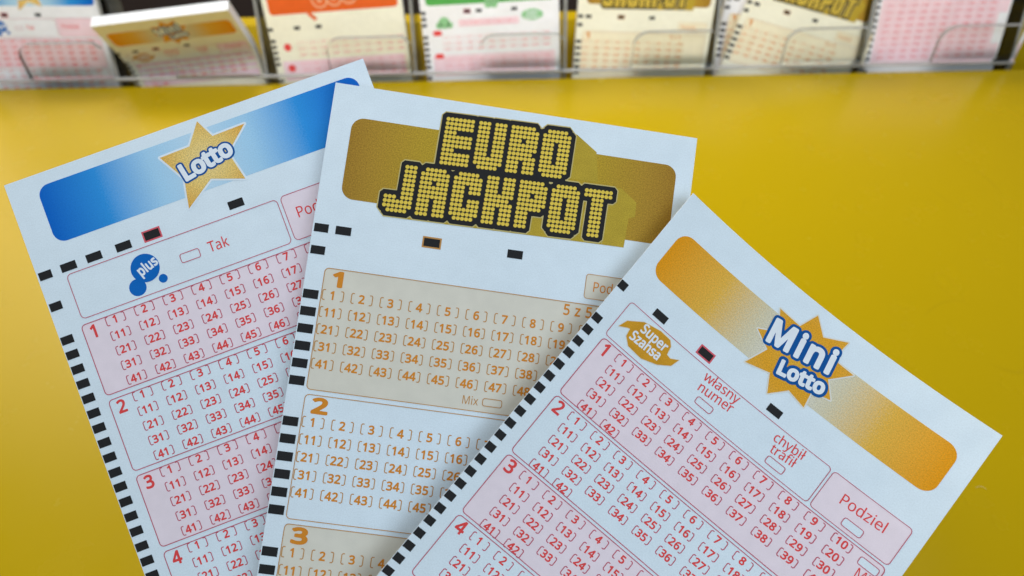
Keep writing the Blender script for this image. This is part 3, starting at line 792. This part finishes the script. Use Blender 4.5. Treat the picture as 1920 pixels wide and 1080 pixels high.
def design_green(sh, root, vmax):
    emit(sh, 'header_band', Shape().loops([rrect(3.5, 3.0, 79.5, 18.0, 2.4, 6)]), GREEN, H1, root, 'green band with a pale clover')
    for k in range(4):
        a = math.radians(90 * k + 45)
        emit(sh, 'clover_leaf', Shape().disc(42 + 2.4 * math.cos(a), 17.0 + 2.4 * math.sin(a), 2.3, 14), GREENPALE, H2, root)
    mark(sh, root, 27.5, 22.0, 3.5, 1.9, WINE)
    for u in (34.5, 55.5):
        mark(sh, root, u, 22.0, 3.5, 1.9)
    k = 0
    while 22.0 + 3.5 * k < vmax:
        if k != 3:
            mark(sh, root, 1.6, 22.0 + 3.5 * k, 2.8, 1.9)
        k += 1
    em = emit(sh, 'clover_emblem', Shape().disc(13.5, 28.0, 3.4, 16), GREENPALE, H2, root, 'pale green clover')
    emit(sh, 'clover_leaf', Shape().disc(10.4, 29.4, 2.0, 14), GREENPALE, H2, em)
    emit(sh, 'clover_leaf', Shape().disc(16.6, 29.4, 2.0, 14), GREENPALE, H2, em)
    g2 = emit(sh, 'swoosh_emblem', Shape().loops([[(66 + 6.5 * math.cos(t * math.pi / 12), 25.8 + 3.2 * math.sin(t * math.pi / 12)) for t in range(24)]]), GREENPALE, H2, root, 'pale green oval emblem')
    emit(sh, 'emblem_lettering', Shape().text('Super', 62.6, 25.4, 1.9, 0, 20, 0.9).text('Szansa', 62.0, 28.0, 1.9, 0, 20, 0.86), WHITE_INK, H3, g2)
    num_block(sh, root, (22, 26.5, 58, 30.6), PINK, PINKNUM, 6.6, 3.4, 26, 28.5, 5, 1)
    for i, v in enumerate((33.5, 47.0)):
        p = num_block(sh, root, (5.0, v, 79, v + 12.4), PAPER if i == 0 else PINK, PINKNUM, 6.6, 3.4, 14.5, v + 3.0, 10, 3)
        emit(sh, 'panel_badge', Shape().loops([rrect(6.2, v - 1.2, 11.6, v + 1.8, 1.4)]), RED, H3, p)


def design_pink(sh, root, vmax):
    mark(sh, root, 36.0, 16.0, 3.6, 1.9)
    mark(sh, root, 30.5, 16.0, 3.6, 1.9, WINE)
    emit(sh, 'header_band', Shape().loops([rrect(3.5, 2.5, 79.0, 12.5, 2.0, 6)]), PINKNUM, H1, root, 'red-pink band')
    num_block(sh, root, (3.0, 19.0, 79.0, 58.5), PINK, PINKNUM, 6.75, 3.75, 8.5, 21.5, 10, 10, 1.8, 60)
    emit(sh, 'blank_field', Shape().loops([rrect(74.0, 31, 79.0, 49, 0.5)]), PAPER, H2, root)
    k = 0
    while 22.0 + 3.75 * k < vmax:
        mark(sh, root, 1.2, 22.0 + 3.75 * k, 2.0, 1.9)
        k += 1


# ------------------------------------------------------------------ the setting: desk, board behind the rack, dark wall
def box_mesh(name, x0, x1, y0, y1, z0, z1, bevel=0.0, seg=2):
    bm = bmesh.new()
    bmesh.ops.create_cube(bm, size=1)
    for v in bm.verts:
        v.co = Vector(((x0 + x1) / 2 + v.co.x * (x1 - x0), (y0 + y1) / 2 + v.co.y * (y1 - y0), (z0 + z1) / 2 + v.co.z * (z1 - z0)))
    if bevel:
        bmesh.ops.bevel(bm, geom=bm.edges[:], offset=bevel, segments=seg, profile=0.6, affect='EDGES')
    me = bpy.data.meshes.new(name)
    bm.to_mesh(me)
    bm.free()
    return me


def laminate():
    m, nt, N, L, b = nodes_of('yellow_laminate')
    tc = N.new('ShaderNodeTexCoord')
    n1 = N.new('ShaderNodeTexNoise'); n1.inputs['Scale'].default_value = 3.5; n1.inputs['Detail'].default_value = 3
    n2 = N.new('ShaderNodeTexNoise'); n2.inputs['Scale'].default_value = 60; n2.inputs['Detail'].default_value = 6
    n3 = N.new('ShaderNodeTexNoise'); n3.inputs['Scale'].default_value = 2600; n3.inputs['Detail'].default_value = 2
    for n in (n1, n2, n3):
        L.new(tc.outputs['Object'], n.inputs['Vector'])
    mx = N.new('ShaderNodeMix'); mx.data_type = 'RGBA'
    mx.inputs[6].default_value = (0.395, 0.270, 0.0002, 1)
    mx.inputs[7].default_value = (0.435, 0.297, 0.0003, 1)
    L.new(n1.outputs[0], mx.inputs[0])
    # small specks of dirt
    vo = N.new('ShaderNodeTexVoronoi'); vo.inputs['Scale'].default_value = 38
    L.new(tc.outputs['Object'], vo.inputs['Vector'])
    lt = N.new('ShaderNodeMath'); lt.operation = 'LESS_THAN'; lt.inputs[1].default_value = 0.026
    L.new(vo.outputs['Distance'], lt.inputs[0])
    gt = N.new('ShaderNodeMath'); gt.operation = 'GREATER_THAN'; gt.inputs[1].default_value = 0.60
    sr = N.new('ShaderNodeSeparateXYZ'); L.new(vo.outputs['Color'], sr.inputs[0]); L.new(sr.outputs[0], gt.inputs[0])
    mu = N.new('ShaderNodeMath'); mu.operation = 'MULTIPLY'; L.new(lt.outputs[0], mu.inputs[0]); L.new(gt.outputs[0], mu.inputs[1])
    mu2 = N.new('ShaderNodeMath'); mu2.operation = 'MULTIPLY'; mu2.inputs[1].default_value = 0.55; L.new(mu.outputs[0], mu2.inputs[0])
    mx2 = N.new('ShaderNodeMix'); mx2.data_type = 'RGBA'
    L.new(mx.outputs[2], mx2.inputs[6]); mx2.inputs[7].default_value = (0.20, 0.12, 0.02, 1); L.new(mu2.outputs[0], mx2.inputs[0])
    ve = N.new('ShaderNodeTexVoronoi'); ve.feature = 'DISTANCE_TO_EDGE'; ve.inputs['Scale'].default_value = 11
    nd = N.new('ShaderNodeTexNoise'); nd.inputs['Scale'].default_value = 7; nd.inputs['Detail'].default_value = 2
    L.new(tc.outputs['Object'], nd.inputs['Vector'])
    va = N.new('ShaderNodeMix'); va.data_type = 'RGBA'; va.inputs[0].default_value = 0.35
    L.new(tc.outputs['Object'], va.inputs[6]); L.new(nd.outputs['Color'], va.inputs[7]); L.new(va.outputs[2], ve.inputs['Vector'])
    sl = N.new('ShaderNodeMapRange'); sl.inputs[1].default_value = 0.0; sl.inputs[2].default_value = 0.008; sl.inputs[3].default_value = 1.0; sl.inputs[4].default_value = 0.0
    L.new(ve.outputs['Distance'], sl.inputs[0])
    nm = N.new('ShaderNodeTexNoise'); nm.inputs['Scale'].default_value = 19; nm.inputs['Detail'].default_value = 1
    L.new(tc.outputs['Object'], nm.inputs['Vector'])
    sm = N.new('ShaderNodeMapRange'); sm.inputs[1].default_value = 0.60; sm.inputs[2].default_value = 0.70; sm.inputs[4].default_value = 0.22
    L.new(nm.outputs[0], sm.inputs[0])
    sc = N.new('ShaderNodeMath'); sc.operation = 'MULTIPLY'; L.new(sl.outputs[0], sc.inputs[0]); L.new(sm.outputs[0], sc.inputs[1])
    mx3 = N.new('ShaderNodeMix'); mx3.data_type = 'RGBA'; mx3.inputs[7].default_value = (0.16, 0.10, 0.01, 1)
    L.new(sc.outputs[0], mx3.inputs[0]); L.new(mx2.outputs[2], mx3.inputs[6])
    L.new(mx3.outputs[2], b.inputs['Base Color'])
    mr = N.new('ShaderNodeMapRange'); mr.inputs[3].default_value = 0.20; mr.inputs[4].default_value = 0.32
    L.new(n2.outputs[0], mr.inputs[0]); L.new(mr.outputs[0], b.inputs['Roughness'])
    bp = N.new('ShaderNodeBump'); bp.inputs['Strength'].default_value = 0.06; bp.inputs['Distance'].default_value = 0.0001
    L.new(n3.outputs[0], bp.inputs['Height']); L.new(bp.outputs[0], b.inputs['Normal'])
    b.inputs['Specular IOR Level'].default_value = 0.28
    return m


def plain(name, col, rough=0.5, spec=0.4, var=0.1, scale=30):
    m, nt, N, L, b = nodes_of(name)
    tc = N.new('ShaderNodeTexCoord')
    n = N.new('ShaderNodeTexNoise'); n.inputs['Scale'].default_value = scale; n.inputs['Detail'].default_value = 4
    L.new(tc.outputs['Object'], n.inputs['Vector'])
    mx = N.new('ShaderNodeMix'); mx.data_type = 'RGBA'
    mx.inputs[6].default_value = tuple(c * (1 - var) for c in col) + (1,)
    mx.inputs[7].default_value = tuple(c * (1 + var) for c in col) + (1,)
    L.new(n.outputs[0], mx.inputs[0]); L.new(mx.outputs[2], b.inputs['Base Color'])
    b.inputs['Roughness'].default_value = rough
    b.inputs['Specular IOR Level'].default_value = spec
    return m


LAM = laminate()
DARK = plain('dark_brown_paint', (0.045, 0.032, 0.03), 0.6, 0.3, 0.25, 8)
DECK_Y = 0.4076
link('desk_top', box_mesh('desk_top', -0.75, 0.75, -0.35, DECK_Y, -0.018, 0.0, 0.0012), None, LAM, 'structure')
_bm = bmesh.new()
_prof = [(0.437, -0.060), (0.468, 0.0085), (0.480, 0.0085), (0.480, -0.16), (0.470, -0.16), (0.437, -0.075)]
_a = [_bm.verts.new((-0.75, y, z)) for y, z in _prof]
_b = [_bm.verts.new((0.75, y, z)) for y, z in _prof]
_bm.faces.new(_a); _bm.faces.new(_b[::-1])
for _i in range(6):
    _bm.faces.new((_a[_i], _b[_i], _b[(_i + 1) % 6], _a[(_i + 1) % 6]))
bmesh.ops.recalc_face_normals(_bm, faces=_bm.faces)
_me = bpy.data.meshes.new('rear_shelf'); _bm.to_mesh(_me); _bm.free()
link('rear_shelf', _me, None, LAM, 'structure')
link('wall', box_mesh('wall', -1.0, 1.0, 0.70, 0.72, -0.7, 0.06), None, DARK, 'structure')

# ------------------------------------------------------------------ clear slip rack hung behind the desk edge
def acrylic():
    m = bpy.data.materials.new('clear_acrylic')
    m.use_nodes = True
    nt = m.node_tree
    N, L = nt.nodes, nt.links
    N.clear()
    out = N.new('ShaderNodeOutputMaterial')
    tr = N.new('ShaderNodeBsdfTransparent'); tr.inputs[0].default_value = (0.975, 0.98, 0.975, 1)
    gl = N.new('ShaderNodeBsdfGlossy'); gl.inputs['Roughness'].default_value = 0.06
    gl.inputs[0].default_value = (0.95, 0.97, 1, 1)
    fr = N.new('ShaderNodeFresnel'); fr.inputs[0].default_value = 1.25
    n = N.new('ShaderNodeTexNoise'); n.inputs['Scale'].default_value = 300
    mx = N.new('ShaderNodeMixShader')
    L.new(fr.outputs[0], mx.inputs[0]); L.new(tr.outputs[0], mx.inputs[1]); L.new(gl.outputs[0], mx.inputs[2])
    L.new(mx.outputs[0], out.inputs[0])
    return m


ACR = acrylic()
ACE = plain('acrylic_edge', (0.30, 0.30, 0.285), 0.25, 0.5, 0.35, 200)
LIPM = plain('acrylic_lip', (0.40, 0.40, 0.39), 0.2, 0.5, 0.3, 60)
LEAN = math.radians(14.0)
rack = link('slip_rack', None)
rack.location = (0, 0.411, -0.108)
rack['label'] = 'clear acrylic rack with seven pockets behind the yellow desk edge'
rack['category'] = 'rack'


def rack_box(name, x0, x1, y0, y1, z0, z1, mats=None):
    me = box_mesh(name, x0, x1, y0 - 0.411, y1 - 0.411, z0 + 0.108, z1 + 0.108)
    o = link(name, me, rack, mats or ACR)
    return o


def prism(name, poly, y0, y1, parent, edge_sides):
    """outline in x,z (world) swept from y0 to y1; faces clear, chosen edges frosted"""
    bm = bmesh.new()
    a = [bm.verts.new((x, y0 - 0.411, z + 0.108)) for x, z in poly]
    b = [bm.verts.new((x, y1 - 0.411, z + 0.108)) for x, z in poly]
    bm.faces.new(a)
    bm.faces.new(b[::-1])
    n = len(poly)
    for i in range(n):
        f = bm.faces.new((a[i], b[i], b[(i + 1) % n], a[(i + 1) % n]))
        (xa, za), (xb, zb) = poly[i], poly[(i + 1) % n]
        f.material_index = 0 if (abs(za - zb) < 1e-6 and za < 0.01) or (abs(xa - xb) < 1e-6 and i > n // 2) else 1
    bmesh.ops.recalc_face_normals(bm, faces=bm.faces)
    me = bpy.data.meshes.new(name)
    bm.to_mesh(me)
    bm.free()
    return link(name, me, parent, [ACR, ACE])


PITCHX, X0 = 0.0905, -0.3275
rack_box('rack_floor', X0, X0 + 7 * PITCHX, 0.4115, 0.4345, -0.108, -0.106)
rack_box('front_lip', X0, X0 + 7 * PITCHX, 0.4085, 0.4105, -0.1055, 0.0035)
rack_box('lip_edge', X0, X0 + 7 * PITCHX, 0.4080, 0.4110, 0.0036, 0.0042, LIPM)
rack_box('rack_back', X0, X0 + 7 * PITCHX, 0.4346, 0.4358, -0.1055, -0.078)
for k in range(8):
    x = X0 + k * PITCHX
    # leaning divider: outline in y,z swept in x
    bm = bmesh.new()
    th = 0.0009
    prof = [(0.4118, -0.1055), (0.4345, -0.1055), (0.4345, -0.062), (0.4490, 0.050), (0.4255, 0.050), (0.4118, 0.004)]
    A = [bm.verts.new((x - th, y - 0.411, z + 0.108)) for y, z in prof]
    B = [bm.verts.new((x + th, y - 0.411, z + 0.108)) for y, z in prof]
    bm.faces.new(A); bm.faces.new(B[::-1])
    for i in range(len(prof)):
        f = bm.faces.new((A[i], B[i], B[(i + 1) % len(prof)], A[(i + 1) % len(prof)]))
        f.material_index = 1
    bmesh.ops.recalc_face_normals(bm, faces=bm.faces)
    me = bpy.data.meshes.new('divider')
    bm.to_mesh(me); bm.free()
    link('divider', me, rack, [ACR, ACE])
for k in range(7):
    if k == 1:
        continue
    x1 = X0 + (k + 1) * PITCHX - 0.0012
    x0 = x1 - 0.0495
    r = 0.009
    top = 0.0275
    poly = [(x0, 0.0052)] + [(x0 + r - r * math.cos(t), top - r + r * math.sin(t)) for t in [math.radians(a) for a in range(0, 91, 15)]]
    poly += [(x1 - 0.004, top), (x1, top - 0.004), (x1, 0.0052)]
    prism('pocket_front', poly, 0.4082, 0.4110, rack, None)
# the second pocket's front leans out under its drooping pad
x1 = X0 + 2 * PITCHX - 0.0012
prism('pocket_front', [(x1 - 0.052, 0.0052), (x1 - 0.050, 0.0115), (x1 - 0.028, 0.0085), (x1 - 0.004, 0.0056), (x1, 0.0052)], 0.4078, 0.4092, rack, None)

# ------------------------------------------------------------------ pads of slips in the rack
PAGE = plain('page_edges', (0.80, 0.82, 0.86), 0.8, 0.2, 0.05, 40)


def page_edges():
    m, nt, N, L, b = nodes_of('page_edge_stack')
    uv = N.new('ShaderNodeUVMap')
    sp = N.new('ShaderNodeSeparateXYZ'); L.new(uv.outputs[0], sp.inputs[0])
    n = N.new('ShaderNodeTexNoise'); n.noise_dimensions = '1D'; n.inputs['Scale'].default_value = 600
    L.new(sp.outputs[1], n.inputs['W'])
    cr = N.new('ShaderNodeValToRGB')
    cr.color_ramp.elements[0].position = 0.3; cr.color_ramp.elements[0].color = (0.62, 0.64, 0.69, 1)
    cr.color_ramp.elements[1].position = 0.7; cr.color_ramp.elements[1].color = (0.86, 0.88, 0.92, 1)
    L.new(n.outputs[0], cr.inputs[0]); L.new(cr.outputs[0], b.inputs['Base Color'])
    b.inputs['Roughness'].default_value = 0.8
    return m


EDGES = page_edges()


def pad(k, design, label, W=82.0, top=60.5, thick=5.0, roll=0.0, lean=14.0, dx=0.0, dy=0.0, bend=None, paper=None, zoff=0.0, design_vmax=66):
    L = top + 104.0
    sh = Sheet(W, L, bend, 'v' if bend else None)
    sh.stock = {'pink_print': PAD_PINK, 'beige_print': PAD_BEIGE, 'paper': paper or PAD_LIT_WHITE}
    root = link('slip_pad', None)
    xc = X0 + (k + 0.5) * PITCHX + dx
    # the sheet leans back about the line where it passes the desk level; its foot is on the rack floor
    a = math.radians(lean)
    foot = 104.0 / 1000
    R = Matrix(((1, 0, 0), (0, math.sin(a), -math.cos(a)), (0, math.cos(a), math.sin(a)))).to_4x4()
    base = Vector((xc, 0.4165 + dy - foot * math.sin(a), -foot * math.cos(a) + zoff))
    if roll:
        up = Vector((0, math.sin(a), math.cos(a)))
        piv = Vector((xc, 0.4165 + dy, 0))
        Q = Matrix.Translation(piv) @ Matrix.Rotation(roll, 4, R.to_3x3() @ Vector((0, 0, 1))) @ Matrix.Translation(-piv)
        root.matrix_world = Q @ Matrix.Translation(base) @ R
    else:
        root.matrix_world = Matrix.Translation(base) @ R
    paper_mesh('sheet_stack', sh, thick, [paper or PAD_LIT_WHITE, EDGES], 4, 40 if bend else 4, root)
    design(sh, root, design_vmax)
    root['label'] = label
    root['category'] = 'slip pad'
    root['group'] = 'pads of slips in the acrylic rack'
    return root


def droop(top):
    """pad that stands up to the desk edge and then droops forward: arc-length table"""
    L = top + 104.0
    y, z, th = 0.0, 0.0, 0.0
    tab = [(0.0, 0.0, 0.0, 0.0)]
    n = 300
    for i in range(1, n + 1):
        s = L * i / n
        t = max(0.0, min(1.0, (s - 98.0) / 26.0))
        t = t * t * (3 - 2 * t)
        th = math.radians(40.0) * t
        y += L / n * math.cos(th)
        z += L / n * math.sin(th)
        tab.append((s, y, z, th))

    def f(v):
        s = L - v
        x = max(0, min(n, s / L * n))
        i = min(n - 1, int(x))
        k = x - i
        a, b = tab[i], tab[i + 1]
        yy, zz, t = (a[j] + (b[j] - a[j]) * k for j in (1, 2, 3))
        return yy, zz, -math.sin(t), math.cos(t)
    return f


pad(0, design_lotto, 'white slip pad with blue band and blue bubble emblem at the left rack end', W=84.0, top=60.0, roll=math.radians(-1.0), dx=0.001)
pad(1, design_mini, 'thick slip pad drooping forward, golden band, second rack pocket from the left', W=80.0, top=47.0, thick=6.5, lean=13.0, bend=droop(47.0), roll=math.radians(5.5), dy=0.006, dx=-0.001, paper=CREAM, design_vmax=52)
pad(2, design_orange, 'slip pad with bright orange band in the rack', W=82.0, top=60.0, roll=math.radians(3.0), paper=CREAM, dx=0.001)
pad(3, design_green, 'slip pad with green band and pale green emblems in the rack', W=82.0, top=58.5, roll=math.radians(2.0), dx=0.002)
pad(4, design_euro, 'upright slip pad with bronze band and dotted gold wordmark beside the green-banded pad', W=81.0, top=62.5, roll=math.radians(-3.0), paper=CREAM, dx=0.001)
pad(5, design_euro, 'white slip pad standing upright behind a tilted slip in the sixth rack pocket', W=80.0, top=66.0, thick=4.0, roll=math.radians(-4.0), dy=0.010, dx=-0.001)
pad(5, design_euro, 'single beige slip tilted to the right across the sixth rack pocket', W=80.0, top=60.0, thick=0.25, roll=math.radians(-16.0), dy=0.003, dx=0.003, paper=CREAM)
pad(6, design_pink, 'slip pad covered in pink number rows at the right rack end', W=80.0, top=60.0, roll=math.radians(1.0), dx=-0.001)

# ------------------------------------------------------------------ the three slips held up in front
EDGE_HIGHLIGHT = plain('paper_edge_highlight', (0.95, 0.96, 0.98), 0.8, 0.2, 0.03, 40)  # cut edge paler than the sheet: its bright rim highlight put into the colour
POSE = json.loads('''{"lotto": [[-0.02962, -0.0454, -0.35855, -112.79839, -22.76175, 164.24461, 0.0, 0.0], 84.3], "euro": [[-0.07129, -0.05549, 0.13921, -39.0294, -45.50402, 163.75028, 0.0, 0.0], 82.0], "mini": [[-0.15689, 0.06007, 0.69581, 39.71023, -20.80126, 162.06403, -3.53993, 0.0], 81.2]}''')


def rodrigues(r):
    r = Vector(r)
    return Matrix.Rotation(r.length, 3, r.normalized())


def held(key, design, H, label):
    p, W = POSE[key]
    Rc = rodrigues(p[:3])
    k1 = p[6] * 1e-3
    bend = (lambda u: k1 * ((u - 41.25) ** 2 - 41.25 ** 2)) if abs(k1) > 1e-6 else None
    sh = Sheet(W, H, bend, 'u' if bend else None)
    B = Matrix((CR, -CU, _fw)).transposed()                 # photograph axes (right, down, ahead) -> world
    M = B @ Rc
    o = M @ (Vector((W / 2, H, 0)) / 1000) + B @ (Vector(p[3:6]) / 1000) + CAM
    ux, vy, nz = M.col[0], M.col[1], M.col[2]
    root = link('lottery_slip', None)
    root.matrix_world = Matrix(((ux.x, -vy.x, -nz.x, o.x), (ux.y, -vy.y, -nz.y, o.y), (ux.z, -vy.z, -nz.z, o.z), (0, 0, 0, 1)))
    root['label'] = label
    root['category'] = 'lottery slip'
    root['group'] = 'slips fanned out in front of the desk'
    paper_mesh('paper', sh, 0.13, [PAPER, EDGE_HIGHLIGHT], 64 if bend else 24, 48, root)
    design(sh, root, H - 4)
    return root


held('lotto', design_lotto, 162.0, 'white lottery slip with blue header band and gold star, rearmost of the fan')
held('euro', design_euro, 162.0, 'white lottery slip with bronze band and black dotted wordmark, middle of the fan')
held('mini', design_mini, 158.0, 'white lottery slip with golden band and star burst, frontmost of the fan')

# ------------------------------------------------------------------ a short fibre lying on the desk near the right slip
bm = bmesh.new()
path = [Vector((0.1562 + 0.0032 * t, 0.1275 - 0.0008 * t + 0.0009 * math.sin(3.0 * t), 0.00012 + 0.0003 * math.sin(2.2 * t) ** 2)) for t in [k / 12 for k in range(13)]]
prev = None
for i, p in enumerate(path):
    d = (path[min(i + 1, 12)] - path[max(i - 1, 0)]).normalized()
    n = d.cross(Vector((0, 0, 1))).normalized()
    m = n.cross(d)
    ring = [bm.verts.new(p + (n * math.cos(a * math.pi / 3) + m * math.sin(a * math.pi / 3)) * 0.000045) for a in range(6)]
    if prev:
        for k in range(6):
            bm.faces.new((prev[k], prev[(k + 1) % 6], ring[(k + 1) % 6], ring[k]))
    prev = ring
me = bpy.data.meshes.new('fibre')
bm.to_mesh(me); bm.free()
fb = link('fibre', me, None, plain('pale_fibre', (0.70, 0.60, 0.35), 0.5))
fb['label'] = 'short pale curled fibre lying on the desk right of the front slip'
fb['category'] = 'fibre'
